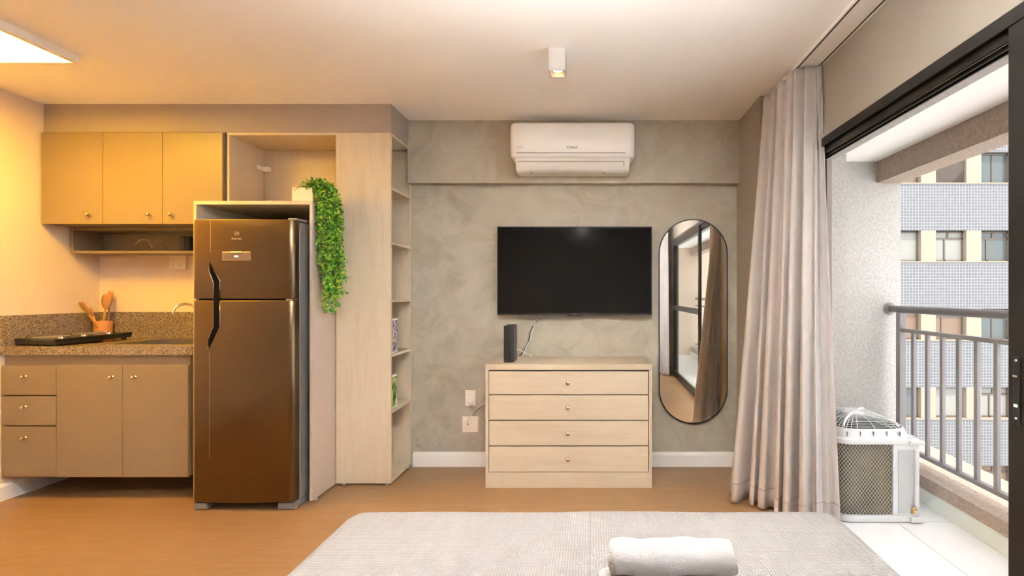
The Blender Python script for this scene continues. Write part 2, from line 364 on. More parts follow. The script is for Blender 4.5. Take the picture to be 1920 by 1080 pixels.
# ------------------------------------------------------------------ building across the street
YF = 17.5
bd = thing('apartment_building', (14, YF, -9), 'tall apartment building across the street with grey mosaic bands and cream piers', 'building')
build(MB().box(5, 26, YF+.30, YF+6, -9, 12), 'wall', 'facade', bd)
rows = [2.43+2.8*k for k in range(-4, 4)]
for z0 in rows:
    build(MB().box(5, 26, YF, YF+.298, z0+1.10, z0+2.76), 'tiled_band', 'mosaic', bd)
    build(MB().box(5, 26, YF-.03, YF+.298, z0-.04, z0-.002), 'window_sill', 'facade', bd)
xs = [12.21+1.62*k for k in range(-4, 8)]
for ri, z0 in enumerate(rows):
    for x0 in xs: build(MB().box(x0-.53, x0, YF+.001, YF+.298, z0, z0+1.10), 'pier', 'facade', bd)
    for ci, x0 in enumerate(xs):
        a, b = x0, x0+1.09
        k = (ri*5+ci*3) % 7
        f = MB().box(a, b, YF+.17, YF+.22, z0, z0+.05).box(a, b, YF+.17, YF+.22, z0+1.03, z0+1.08).box(a, a+.05, YF+.17, YF+.22, z0, z0+1.08).box(b-.05, b, YF+.17, YF+.22, z0, z0+1.08)
        if k % 2 == 0: f.box(a, b, YF+.17, YF+.22, z0+.80, z0+.85).box((a+b)/2-.03, (a+b)/2+.03, YF+.17, YF+.22, z0+.85, z0+1.05)
        f.box(a+.30+.1*(k % 3), a+.35+.1*(k % 3), YF+.17, YF+.22, z0, z0+(.8 if k % 2 == 0 else 1.05))
        w = build(f, 'window', 'winframe', bd)
        build(MB().box(a+.02, b-.02, YF+.20, YF+.215, z0+.02, z0+1.06), 'pane', ['winglass', 'wincurtain', 'winglass', 'winwarm', 'wincurtain', 'winglass', 'winwarm'][k], w)
        if ri == 5 and ci == 4:   # diamond lattice safety net on one window
            nt_ = MB()
            for q in range(-12, 13):
                for sg in (1, -1):
                    p0 = []; 
                    for t in (0, 1):
                        xx = a+.55*(q/12)+(.55 if sg == 1 else .55)*1.0+sg*(t-.5)*1.05; zz = z0+t*1.05
                        p0.append((xx, zz))
                    (x1, z1), (x2, z2) = p0
                    def clip(xx1, zz1, xx2, zz2):
                        pts = []
                        for t in [i/20 for i in range(21)]:
                            xx = xx1+(xx2-xx1)*t
                            if a <= xx <= b: pts.append((xx, YF+.1, zz1+(zz2-zz1)*t))
                        return pts
                    pts = clip(x1, z1, x2, z2)
                    if len(pts) > 1: nt_.tube([pts[0], pts[-1]], .010, 4)
            build(nt_, 'window_net', 'winframe', w)
struct(MB().box(-20, 40, 2.6, YF, -9.2, -9), 'ground', 'ground')

# ------------------------------------------------------------------ kitchen
def knob(parent, x, y, z, r=.012, name='knob', m='knob'):
    return build(MB().lathe([(.010, 0), (.010, .002), (.005, .003), (.005, .012), (r*.7, .015), (r, .019), (r, .024), (r*.75, .028), (.0001, .029)], (x, y, z), (0, -1, 0), 20), name, m, parent, smooth=True)
# hanging wall cabinet
YU = 3.249
uc = thing('wall_cabinet', (-3.05, 3.45, 1.745), 'taupe three door wall cabinet hung beneath the soffit, lit yellow', 'cabinet')
build(MB().box(-3.656, -2.457, YU+.020, YB-.006, 1.748, 2.358), 'body', 'taupe', uc)
es = [-3.656, X(192.5, YU), X(304.5, YU), -2.457]
kx = [-3.337, -2.938, -2.793]
for i in range(3):
    d = build(MB().box(es[i]+.0015, es[i+1]-.0015, YU, YU+.018, 1.745, 2.352), 'door', 'taupe', uc, bevel=.0012)
    knob(d, kx[i], YU, 1.806)
# open niche below it
yn = 3.43
nc = thing('open_wall_shelf', (-3.05, 3.54, 1.566), 'low open taupe shelf box fixed beneath the wall cabinet', 'shelf')
build(MB().box(-3.656, -2.457, yn, YB-.006, 1.566, 1.584), 'shelf_board', 'taupe', nc, bevel=.001)
build(MB().box(-3.656, -2.457, yn, YB-.006, 1.727, 1.745), 'top_board', 'taupe', nc, bevel=.001)
for a_ in (-3.656, -2.475): build(MB().box(a_, a_+.018, yn, YB-.006, 1.584, 1.727), 'side_board', 'taupe', nc, bevel=.001)
build(MB().box(-3.638, -2.475, YB-.012, YB-.006, 1.584, 1.727), 'back_board', 'taupe', nc)
# things on it
wr = thing('wire_rack', (-3.20, 3.54, 1.584), 'small clear wire rack standing on the open shelf below the wall cabinet', 'rack')
def arch(dy, dx):
    pts = [(-.075, 0), (-.055, .05), (-.035, .075), (-.01, .082), (.02, .08), (.04, .07), (.055, .035), (.062, 0)]
    return [(-3.20+dx+p[0], 3.54+dy, 1.586+p[1]) for p in pts]
build(MB().tube(arch(-.05, 0), .0018, 8), 'wire_arch', 'chrome', wr, smooth=True)
build(MB().tube(arch(.05, .04), .0018, 8), 'wire_arch', 'chrome', wr, smooth=True)
build(MB().tube([(-3.275, 3.49, 1.587), (-3.235, 3.59, 1.587)], .0018, 8).tube([(-3.138, 3.49, 1.587), (-3.098, 3.59, 1.587)], .0018, 8), 'wire_base', 'chrome', wr, smooth=True)
tag(build(MB().lathe([(.036, 0), (.04, .004), (.042, .10), (.040, .105), (.037, .105), (.036, .008), (.001, .006)], (-2.905, 3.51, 1.5845), n=28), 'canister', 'black', smooth=False), 'black cylindrical canister on the open shelf beside the refrigerator', 'canister')
# base cabinets
YC = 3.04; Zt, Zbm = .84, .147
dc = thing('drawer_cabinet', (-3.49, 3.33, .147), 'taupe three drawer base cabinet in the left corner under the worktop', 'cabinet')
build(MB().box(-3.670, -3.331, YC+.02, YB-.006, Zbm+.002, .902), 'body', 'taupe', dc)
for a, b, kz in ((686, 740.5, 706), (743, 797.5, 763), (800, 894, 821)):
    d = build(MB().box(-3.670, -3.332, YC, YC+.018, Z(b, YC), Z(a, YC)), 'drawer', 'taupe', dc, bevel=.0012)
    knob(d, -3.52, YC, Z(kz, YC), .011)
bc = thing('base_cabinet', (-2.92, 3.33, .147), 'taupe two door base cabinet under the sink beside the refrigerator', 'cabinet')
build(MB().box(-3.329, -2.513, YC+.02, YB-.006, Zbm+.002, .75).box(-3.329, -2.513, YC+.02, YC+.05, .75, .902), 'body', 'taupe', bc)
for a, b, k in ((-3.3285, -2.9205, -2.98), (-2.9175, -2.513, -2.84)):
    d = build(MB().box(a, b, YC, YC+.018, Zbm, Zt), 'door', 'taupe', bc, bevel=.0012)
    knob(d, k, YC, .767, .011)
# worktop with sink cut-out
sx0, sx1, sy0, sy1 = -3.10, -2.62, 3.14, 3.50
wt = thing('granite_worktop', (-3.08, 3.33, .905), 'speckled brown granite worktop with upstand and inset steel sink', 'worktop')
build(MB().box(-3.670, sx0, 3.03, YB-.006, .905, .957).box(sx1, -2.478, 3.03, YB-.006, .905, .957).box(sx0, sx1, 3.03, sy0, .905, .957).box(sx0, sx1, sy1, YB-.006, .905, .957), 'slab', 'granite', wt)
build(MB().box(-3.645, -2.478, YB-.026, YB-.006, .957, 1.147).box(-3.670, -3.645, 3.03, YB-.006, .957, 1.147), 'upstand', 'granite', wt)
bs = MB().box(sx0, sx0+.003, sy0, sy1, .78, .955).box(sx1-.003, sx1, sy0, sy1, .78, .955).box(sx0, sx1, sy0, sy0+.003, .78, .955).box(sx0, sx1, sy1-.003, sy1, .78, .955).box(sx0, sx1, sy0, sy1, .777, .78)
bs.box(sx0-.012, sx1+.012, sy0-.012, sy0+.003, .957, .959).box(sx0-.012, sx1+.012, sy1-.003, sy1+.012, .957, .959).box(sx0-.012, sx0+.003, sy0, sy1, .957, .959).box(sx1-.003, sx1+.012, sy0, sy1, .957, .959)
build(bs, 'sink_basin', mat('sink_steel', (.55, .50, .44), .3, 1), wt)
# tap
tp = thing('sink_tap', (-2.84, 3.57, .957), 'chrome gooseneck tap behind the sink next to the refrigerator', 'tap')
build(MB().lathe([(.026, 0), (.026, .006), (.020, .012), (.018, .05), (.013, .055)], (-2.84, 3.57, .957), n=20), 'tap_base', 'chrome', tp, smooth=True)
pts = [(-2.84, 3.57, 1.0), (-2.84, 3.57, 1.07), (-2.86, 3.545, 1.13)]
for k in range(9):
    t = k/8*PI*1.0
    pts.append((-2.905+.042*math.cos(t*1.0)+(0), 3.49-.0+.05*math.cos(t), 1.155+.055*math.sin(t)))
pts.append((-2.949, 3.436, 1.135))
build(MB().tube(pts, .0085, 12), 'spout', 'chrome', tp, smooth=True)
build(MB().tube([(-2.84, 3.57, 1.03), (-2.79, 3.56, 1.045)], .005, 10), 'tap_lever', 'chrome', tp, smooth=True)
# cooktop
ct = thing('cooktop', (-3.45, 3.27, .957), 'flat black two burner tabletop cooktop resting on the left end of the worktop', 'cooktop')
def tilt(mb, zx=.05, zy=.03, rot=-.17):
    out = []
    for x, y, z in mb.v:
        dx, dy = x+3.49, y-3.28; dx *= 1.1; c, s_ = math.cos(rot), math.sin(rot)
        nx, ny = dx*c-dy*s_, dx*s_+dy*c
        out.append((-3.45+nx, 3.27+ny, z+dy*zy))
    mb.v = out; return mb
build(tilt(MB().box(-3.632, -3.345, 3.065, 3.50, .972, .992)), 'body', 'black', ct, bevel=.004)
build(tilt(MB().box(-3.634, -3.343, 3.063, 3.502, .992, 1.008)), 'top_plate', mat('black_glass_top', (.015, .015, .016), .12), ct, bevel=.003)
for q in ((-3.61, 3.09), (-3.37, 3.09), (-3.61, 3.47), (-3.37, 3.47)): build(tilt(MB().lathe([(.014, 0), (.012, .016)], (q[0], q[1], .9572), n=14)), 'foot', 'black', ct)
for yy in (3.17, 3.38): build(tilt(MB().lathe([(.085, 0), (.085, .004), (.07, .004), (.07, .001)], (-3.52, yy, 1.008), n=32)), 'burner', 'greymetal', ct)
for yy in (3.12, 3.24, 3.38): build(tilt(MB().lathe([(.017, 0), (.016, .010), (.012, .013)], (-3.375, yy, 1.008), n=20)), 'knob', 'chrome', ct)
# utensil crock
cr = thing('utensil_crock', (-3.57, 3.572, .957), 'orange clay utensil crock standing behind the cooktop', 'crock')
build(MB().lathe([(.046, 0), (.05, .005), (.052, .125), (.049, .128), (.046, .125), (.044, .01), (.0001, .009)], (-3.57, 3.572, .957), n=32), 'crock_body', 'clay', cr, smooth=False)
def spoon(base, tip, w, l, label, kind='spoon'):
    base, tip = Vector(base), Vector(tip); d = (tip-base).normalized(); hb = tip-d*l
    mb = MB().tube([base, base.lerp(hb, .5), hb], [.006, .005, .006], 8)
    side = d.cross(Vector((0, 1, 0))).normalized(); nrm = side.cross(d).normalized(); n = 10; vs = []; 
    prof = []
    for i in range(n+1):
        t = i/n; ww = w*math.sqrt(max(0, 1-(2*t-1)**2))*(.85+.3*t) if kind == 'spoon' else w*min(1, .35+t*1.6)*(1 if t < .93 else .8)
        prof.append((t*l, max(ww, .003)))
    for h, ww in prof:
        for a_, b_ in ((-1, 0), (-.5, .35), (.5, .35), (1, 0), (.5, -.3), (-.5, -.3)):
            vs.append(hb+d*h+side*ww*a_+nrm*(b_*.010+(-.004*(1-abs(a_)) if kind == 'spoon' else 0)))
    fs = [(i*6+k, i*6+(k+1) % 6, (i+1)*6+(k+1) % 6, (i+1)*6+k) for i in range(n) for k in range(6)]+[tuple(range(6)), tuple(range(n*6+5, n*6-1, -1))]
    mb.add(vs, fs)
    return tag(build(mb, 'wooden_spoon' if kind == 'spoon' else 'wooden_spatula', 'spoon', smooth=True), label, kind, 'wooden utensils in the clay crock')
spoon((-3.58, 3.57, .975), (-3.515, 3.55, 1.285), .040, .12, 'wide wooden spoon, broadest headed utensil in the clay crock')
spoon((-3.57, 3.60, .975), (-3.548, 3.605, 1.30), .022, .10, 'tall wooden spatula behind the wide spoon in the crock', 'spatula')
spoon((-3.55, 3.555, .975), (-3.595, 3.44, 1.225), .020, .10, 'dark wooden spatula leaning farthest toward the left wall', 'spatula')
spoon((-3.56, 3.545, .975), (-3.592, 3.50, 1.185), .012, .06, 'short thin wooden spoon beside the leaning dark spatula')
# switch plate
def plate(name, x0, x1, z0, z1, y, label, cat, n, m='pink'):
    t = thing(name, ((x0+x1)/2, y, z0), label, cat)
    build(MB().box(x0, x1, y-.010, y, z0, z1), 'face_plate', m, t, bevel=.002)
    return t
YK = YB-.004
t = plate('wall_socket_plate', X(319, YK), X(350, YK), Z(505, YK), Z(477, YK), YK, 'square switch and socket plate on the kitchen wall above the tap', 'socket', 3)
cx_, cz_ = (X(319, YK)+X(350, YK))/2, (Z(505, YK)+Z(477, YK))/2
for dx, dz in ((-.028, .022), (-.028, -.022), (.026, -.022)):
    build(MB().lathe([(.013, 0), (.013, .003), (.009, .003), (.008, .001)], (cx_+dx, YK-.0102, cz_+dz), (0, -1, 0), 16), 'socket', 'basewhite', t)
    build(MB().lathe([(.0022, 0), (.0022, .0006)], (cx_+dx-.004, YK-.0116, cz_+dz), (0, -1, 0), 8).lathe([(.0022, 0), (.0022, .0006)], (cx_+dx+.004, YK-.0116, cz_+dz), (0, -1, 0), 8), 'socket_holes', 'darkgap', t)

# ------------------------------------------------------------------ refrigerator surround, niche, tower
ys = 3.01
fs_ = thing('refrigerator_housing', (-2.09, 3.33, 0), 'pale laminate housing panels and top board around the refrigerator', 'cabinet')
build(MB().box(-2.455, -2.437, ys, YB-.006, .012, 1.830), 'side_panel', 'lightwood', fs_, bevel=.001)
build(MB().box(-1.743, -1.725, ys, YB-.006, .012, 1.830), 'side_panel', 'panelgrey', fs_, bevel=.001)
build(MB().box(-2.455, -1.725, ys, YB-.006, 1.831, 1.853), 'top_board', 'lightwood', fs_, bevel=.001)
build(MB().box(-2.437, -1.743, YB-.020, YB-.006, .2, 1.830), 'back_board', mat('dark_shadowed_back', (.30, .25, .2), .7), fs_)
for q in ((-1.734, 3.06), (-1.734, 3.55), (-2.446, 3.06), (-2.446, 3.55)): build(MB().lathe([(.012, 0), (.012, .004), (.004, .005), (.004, .012)], (q[0], q[1], 0), n=14), 'foot', 'white', fs_)
YT = 3.276
ni = thing('open_niche_cabinet', (-2.09, 3.46, 1.853), 'open pale wood niche cabinet above the refrigerator', 'cabinet')
build(MB().box(-2.45, -2.432, YT, YB-.006, 1.8535, 2.341), 'side_panel', 'lightwood', ni, bevel=.001)
build(MB().box(-2.45, -1.7215, YT, YB-.006, 2.342, 2.360), 'top_board', 'lightwood', ni, bevel=.001)
build(MB().box(-2.432, -1.7215, YB-.020, YB-.006, 1.8535, 2.341), 'back_board', 'lightwood', ni)
build(MB().box(-2.431, -2.385, 3.60, 3.629, 2.185, 2.215).box(-2.431, -2.425, 3.54, 3.60, 2.185, 2.215), 'bracket', 'white', ni, bevel=.002)
tw = thing('shelving_tower', (-1.54, 3.46, 0), 'tall pale wood tower with open shelves on its right side', 'shelving unit')
build(MB().box(-1.720, -1.353, YT, YT+.018, .016, 2.360), 'front_panel', 'lightwood', tw, bevel=.001)
build(MB().box(-1.720, -1.702, YT+.018, YB-.006, .016, 2.360), 'left_panel', 'lightwood', tw, bevel=.001)
build(MB().box(-1.372, -1.353, YB-.022, YB-.004, .016, 2.30).box(-1.702, -1.372, YB-.018, YB-.004, .016, 2.341), 'rear_panel', 'lightwood', tw, bevel=.001)
build(MB().box(-1.702, -1.353, YT+.018, YB-.022, 2.342, 2.360), 'top_board', 'lightwood', tw, bevel=.001)
shz = [.016, Z(776, YT), Z(670, YT), Z(567, YT), Z(458, YT), Z(355, YT)]
for i, z in enumerate(shz):
    build(MB().box(-1.702, -1.353, YT+.018, YB-.022, z, z+.018), 'shelf', 'lightwood', tw, bevel=.001)
for q in ((-1.68, 3.30), (-1.39, 3.30), (-1.37, 3.62), (-1.68, 3.62)): build(MB().lathe([(.012, 0), (.012, .004), (.005, .005), (.005, .016)], (q[0], q[1], 0), n=14), 'foot', 'white', tw)
# pictures on the tower shelves
pm = mat('grey_print', (.4, .35, .33), .5); v = coords(pm, (1, 20, 20)); L(pm, ramp(pm, noise(pm, v, 2, 3), [(.4, (.14, .10, .10)), (.5, (.42, .36, .36)), (.62, (.75, .70, .66))]), P(pm).inputs['Base Color'])
gm = mat('green_print', (.2, .3, .1), .5); v = coords(gm, (1, 22, 9)); L(gm, ramp(gm, noise(gm, v, 2, 3), [(.38, (.03, .05, .02)), (.46, (.12, .28, .03)), (.54, (.45, .45, .05)), (.62, (.8, .8, .75))]), P(gm).inputs['Base Color'])
z4 = shz[2]+.018; z5 = shz[1]+.018
for zq, y1_, hh, pmat, lab in ((z4, 3.437, .235, pm, 'small frame with greyish print on the third shelf up the tower'), (z5, 3.422, .225, gm, 'small frame with green leaf print on the lowest raised tower shelf')):
    b1 = thing('picture_frame', (-1.376, 3.37, zq), lab, 'picture frame')
    build(MB().box(-1.388, -1.370, 3.305, y1_, zq+.0005, zq+hh), 'frame', 'white', b1, bevel=.002)
    build(MB().box(-1.370, -1.3685, 3.312, y1_-.007, zq+.010, zq+hh-.010), 'print', pmat, b1)

# ------------------------------------------------------------------ refrigerator
fx0, fx1, fy = -2.378, -1.772, 2.886
rf = thing('refrigerator', (-2.075, 3.2, 0), 'tall stainless steel two door refrigerator between worktop and tower', 'refrigerator')
def doorpoly(r=.035, bow=.012):
    pts = [(fx1, fy+.065)]
    for k in range(9): t = k/8*PI/2; pts.append((fx1-r+r*math.cos(t), fy+bow+r-r*math.sin(t)))
    for k in range(1, 16):
        t = k/16; xx = fx1-r+(fx0+r-fx1+r)*t; pts.append((xx, fy+bow-bow*math.sin(PI*t)))
    for k in range(9): t = k/8*PI/2; pts.append((fx0+r-r*math.sin(t), fy+bow+r-r*math.cos(t)))
    pts.append((fx0, fy+.065)); return pts
def rdoor(z0, z1):
    o = build(MB().prism(doorpoly(), z0, z1), 'door', 'steel', rf, smooth=True, bevel=.003)
    return o
fz = rdoor(1.254, 1.722); ld = rdoor(.052, 1.243)
# body behind
build(MB().box(fx0+.006, fx1-.006, fy+.066, fy+.078, .06, 1.715), 'door_gasket', 'darkgap', rf)
build(MB().box(fx0+.002, fx1-.002, fy+.078, 3.55, .045, 1.715), 'body', 'steelside', rf, bevel=.006)
build(MB().box(fx1-.055, fx1+.001, fy+.045, fy+.15, 1.7225, 1.736), 'top_hinge', 'greymetal', rf, bevel=.003)
build(MB().box(fx1-.045, fx1-.006, fy+.012, fy+.062, 1.2445, 1.2525), 'middle_hinge', 'chrome', rf)
for a, b, s in ((fx0+.01, fx0+.085, 1), (fx1-.10, fx1-.005, -1)):
    build(MB().prism([(a, fy+.02), (b, fy+.02), (b, fy+.5), (a, fy+.5)], .006, .044), 'plinth_foot', 'greymetal', rf, bevel=.004)
build(MB().lathe([(.022, 0), (.022, .006)], (fx1-.03, fy+.06, 0), n=18), 'levelling_foot', 'white', rf)
# handle recesses: flat plates paint the shaded slot, bright rim, split at the door joint
yf = fy+.0035
def hx(px): return X(px, fy)
def hz(py): return Z(py, fy)
up = [(391, 490), (412, 527), (412, 561), (399.5, 561), (399.5, 530), (390.5, 508)]
lo = [(412, 564), (412, 614), (389, 656), (388.5, 637), (399.5, 612), (399.5, 564)]
def bowy(x):
    t = (fx1-.035-x)/(fx1-fx0-.07); return fy+.012-.012*math.sin(PI*max(0, min(1, t)))
for poly, dd in ((up, fz), (lo, ld)):
    pp = [(hx(a), hz(b)) for a, b in poly]
    yy = bowy(pp[0][0])
    hp = [(p[0], bowy(p[0])-.0012, p[1]) for p in pp]; k_ = len(pp)
    h = build(MB().add(hp+[(p[0], p[1]+.01, p[2]) for p in hp], [tuple(range(k_)), tuple(range(2*k_-1, k_-1, -1))]+[(i, i+k_, (i+1) % k_+k_, (i+1) % k_) for i in range(k_)]), 'handle_shade_plate', 'recess', dd)
    build(MB().tube([(p[0], p[1]-.0005, p[2]) for p in hp], .0011, 8, closed=True), 'handle_rim', 'chrome', h, smooth=True)
# seam line where the handle column meets the door
build(MB().box(hx(393)-.001, hx(393)+.001, bowy(hx(393))-.0010, bowy(hx(393))+.002, hz(473), 1.720), 'door_seam', 'chrome', fz)
build(MB().box(hx(391)-.001, hx(391)+.001, bowy(hx(391))-.0010, bowy(hx(391))+.002, hz(860), hz(660)), 'door_seam', mat('bronze_seam', (.5, .36, .24), .3, 1), ld)
# control panel and lettering
cp = build(MB().box(hx(417), hx(470), fy-.002, fy+.003, hz(488.5), hz(472)), 'control_panel', mat('panel_bezel', (.55, .43, .28), .3, 1), fz, bevel=.001)
build(MB().box(hx(418.5), hx(469), fy-.0028, fy-.001, hz(487), hz(474)), 'panel_face', mat('panel_face', (.20, .13, .09), .3), cp)
build(MB().box(hx(434), hx(454), fy-.006, fy-.0025, hz(474.5), hz(472)), 'panel_lip', 'chrome', cp, bevel=.001)
build(MB().box(hx(440), hx(447), fy-.0035, fy-.002, hz(482), hz(479.5)), 'display', 'display', cp)
M['logo'] = mat('pale_logo', (.72, .58, .42), .4)
M['logodark'] = mat('dark_lettering', (.05, .05, .05), .5)
text('Electrolux', .0145, (hx(444), fy-.0012, hz(447.5)), (PI/2, 0, 0), 'logo', fz)
s_ = MB(); cxx, czz = hx(444), hz(438); R_ = .0135
for a0, a1 in ((.15, .85), (1.15, 1.85)):
    arc = [(cxx+R_*math.sin(PI*(a0+(a1-a0)*k/12)) * (1), fy-.001, czz+R_*math.cos(PI*(a0+(a1-a0)*k/12))) for k in range(13)]
    s_.tube(arc, .0009, 6)
s_.tube([(cxx-.009, fy-.001, czz+.010), (cxx+.002, fy-.001, czz)], .0012, 6).tube([(cxx-.009, fy-.001, czz-.010), (cxx+.002, fy-.001, czz)], .0012, 6)
s_.tube([(cxx+.002, fy-.001, czz), (cxx+.010, fy-.001, czz)], .0012, 6).tube([(cxx+.009, fy-.001, czz+.010), (cxx-.001, fy-.001, czz+.001)], .0010, 6)
build(s_, 'emblem', 'logo', fz)
text('A2', .010, (hx(433.5), fy-.003, hz(481)), (PI/2, 0, 0), 'logodark', cp)

# ------------------------------------------------------------------ hanging plant
pl = thing('hanging_plant', (-1.80, 3.10, 1.853), 'trailing artificial green plant in a white box atop the refrigerator housing', 'plant')
build(MB().box(-1.875, -1.745, 3.05, 3.19, 1.8535, 1.945), 'planter', mat('cream_planter', (.80, .68, .50), .5), pl, bevel=.003)
rnd = random.Random(3); lf_ = MB(); stm = MB()
lmats = [mat('leaf_bright', (.26, .50, .03), .4), mat('leaf_mid', (.11, .36, .02), .4), mat('leaf_deep', (.03, .15, .02), .45), mat('leaf_yellow', (.50, .55, .07), .4)]
mi = []
def leafbit(p, s, mk):
    d = Vector((rnd.gauss(0, 1), rnd.gauss(0, 1), rnd.gauss(-.1, .8))).normalized(); sd_ = d.cross(Vector((rnd.random()-.5, rnd.random()-.5, rnd.random()-.5))).normalized(); n_ = d.cross(sd_)
    a_ = p; b_ = p+d*s*.55+sd_*s*.32+n_*s*.12; c_2 = p+d*s; e_ = p+d*s*.55-sd_*s*.32+n_*s*.12
    lf_.add([a_, b_, c_2, e_], [(0, 1, 2), (0, 2, 3)]); mi.extend([mk, mk])
NS = 66
for i in range(NS):
    u = rnd.random(); ang = rnd.uniform(0, 2*PI)
    # bundle: top lump at the planter, falling down the outside of the panel
    sx = -1.80+rnd.uniform(-.05, .07); sy = 3.10+rnd.uniform(-.05, .05)
    ex = -1.655+rnd.gauss(0, .038); ey = 3.085+rnd.uniform(-.06, .05)
    ex = min(max(ex, -1.705), -1.585)
    off = abs(ex+1.63)/.09
    ln = (1.0-.55*min(1, off))*rnd.uniform(.55, 1.0)
    zend = 1.90-.86*ln*.95
    if i in (0, 1, 2, 3): zend = [1.19, 1.24, 1.28, 1.24][i]; ex = [-1.62, -1.635, -1.60, -1.66][i]; ey = 3.08
    pts = [Vector((sx, sy, 1.93)), Vector((sx*.6+ex*.4, sy, 2.00-rnd.random()*.04)), Vector((sx*.2+ex*.8, (sy+ey)/2-.02, 1.965-.03*rnd.random())), Vector((ex, ey, 1.86))]
    z = 1.86; x_, y_ = ex, ey
    while z > zend:
        z -= .035; x_ += (rnd.gauss(0, .006)+(-1.625-x_)*.035); y_ += rnd.gauss(0, .005)
        x_ = max(x_, -1.71); pts.append(Vector((x_, y_, z)))
    stm.tube(pts, .0014, 4)
    dens = 4 if i > 3 else 5
    for k in range(len(pts)-1):
        seglen = (pts[k+1]-pts[k]).length
        nn = max(2, int(seglen/.035*9))
        for q in range(nn):
            p = pts[k].lerp(pts[k+1], rnd.random())+Vector((rnd.gauss(0, .008), rnd.gauss(0, .008), rnd.gauss(0, .004)))
            if p.x < -1.722 and p.z < 1.856: p.x = -1.715
            edge = abs(p.x+1.62)/.09
            mk = rnd.choices([0, 1, 2, 3], [.32, .36, .2, .12+.15*edge])[0]
            leafbit(p, rnd.uniform(.015, .027), mk)
fo = build(lf_, 'foliage', lmats[0], pl)
for mm_ in lmats[1:]: fo.data.materials.append(mm_)
fo.data.polygons.foreach_set('material_index', mi)
build(stm, 'stems', 'tealleaf', pl)

# ------------------------------------------------------------------ dresser
yd = 3.24; dx0, dx1 = X(910, yd), X(1222.5, yd); dzt = Z(683, yd)
ds = thing('dresser', ((dx0+dx1)/2, 3.43, 0), 'pale wood four drawer dresser against the grey wall under the television', 'dresser')
build(MB().box(dx0, dx1, yd, YB-.018, dzt-.038, dzt), 'top_board', 'lightwoodh', ds, bevel=.0015)
build(MB().box(dx0, dx0+.02, yd, YB-.018, .0, dzt-.0385), 'side_panel', 'lightwoodh', ds, bevel=.001)
build(MB().box(dx1-.02, dx1, yd, YB-.018, .0, dzt-.0385), 'side_panel', 'lightwoodh', ds, bevel=.001)
build(MB().box(dx0+.0205, dx1-.0205, yd+.002, yd+.02, 0, Z(886, yd)), 'plinth', 'lightwoodh', ds, bevel=.001)
build(MB().box(dx0+.0205, dx1-.0205, yd+.022, YB-.02, .01, dzt-.04), 'carcass', 'darkgap', ds)
for a, b in ((696.5, 739.5), (741.5, 787.5), (789.8, 835.5), (837.8, 884.5)):
    d = build(MB().box(dx0+.025, dx1-.025, yd+.002, yd+.02, Z(b, yd), Z(a, yd)), 'drawer', 'lightwoodh', ds, bevel=.001)
    knob(d, X(1065, yd), yd+.002, Z((a+b)/2-.5, yd), .0125)

# router
rt = thing('router', (X(953, 3.36), 3.36, dzt), 'slim black upright router box standing on the left of the dresser', 'router')
x0, x1 = X(943.5, 3.31), X(962.5, 3.31)
zt_ = Z(611, 3.33)
def rr_poly(cx, cy, hx_, hy_, r, n=6):
    pts = []
    for (sx_, sy_, a0) in ((1, 1, 0), (-1, 1, 90), (-1, -1, 180), (1, -1, 270)):
        for k in range(n+1):
            t = math.radians(a0+90*k/n); pts.append((cx+sx_*(hx_-r)+r*math.cos(t), cy+sy_*(hy_-r)+r*math.sin(t)))
    return pts
build(MB().prism(rr_poly((x0+x1)/2, 3.40, (x1-x0)/2, .085, .018), dzt+.0, zt_), 'case', 'black', rt, bevel=.003)
build(MB().prism(rr_poly((x0+x1)/2, 3.40, (x1-x0)/2-.006, .079, .014), zt_, zt_+.002), 'top_vent', 'darkgap', rt)
build(MB().box((x0+x1)/2-.022, (x0+x1)/2-.014, 3.3145, 3.3155, dzt+.014, dzt+.018), 'logo_mark', 'logo', rt)
# cables
def cable(name, pts, r, m, label):
    P_ = [Vector(p) for p in pts]; out = []
    for i in range(len(P_)-1):
        p0, p1, p2, p3 = P_[max(i-1, 0)], P_[i], P_[i+1], P_[min(i+2, len(P_)-1)]
        for k in range(8):
            t = k/8; out.append(.5*((2*p1)+(-p0+p2)*t+(2*p0-5*p1+4*p2-p3)*t*t+(-p0+3*p1-3*p2+p3)*t**3))
    out.append(P_[-1]); return tag(build(MB().tube(out, r, 8), name, m, smooth=True), label, 'cable')
yw = 3.638
cable('black_cable', [(X(1010, yw), yw, Z(588, yw)), (X(1007, yw), yw, Z(600, yw)), (X(994, yw), yw, Z(622, yw)), (X(991, yw), yw, Z(640, yw)), (X(980, yw), yw, Z(660, yw)), (X(974, yw), yw, dzt+.006)], .0035, 'black', 'thin black cable hanging from the television down behind the dresser')
cable('white_cable', [(X(1012, yw), yw-.005, Z(588, yw)), (X(1001, yw), yw-.006, Z(612, yw)), (X(996, yw), yw-.008, Z(634, yw)), (X(987, yw), yw-.008, Z(650, yw)), (X(981, yw), yw-.006, dzt+.006)], .0022, 'white', 'thin white cable twisted beside the black television cable')
cable('white_cable', [(x1+.001, 3.44, Z(655, 3.44)), (X(972, 3.5), 3.5, Z(655, 3.5)), (X(985, 3.57), 3.57, Z(662, 3.57)), (X(997, 3.62), 3.62, dzt+.006)], .0035, 'white', 'short white cable running from the back of the router')
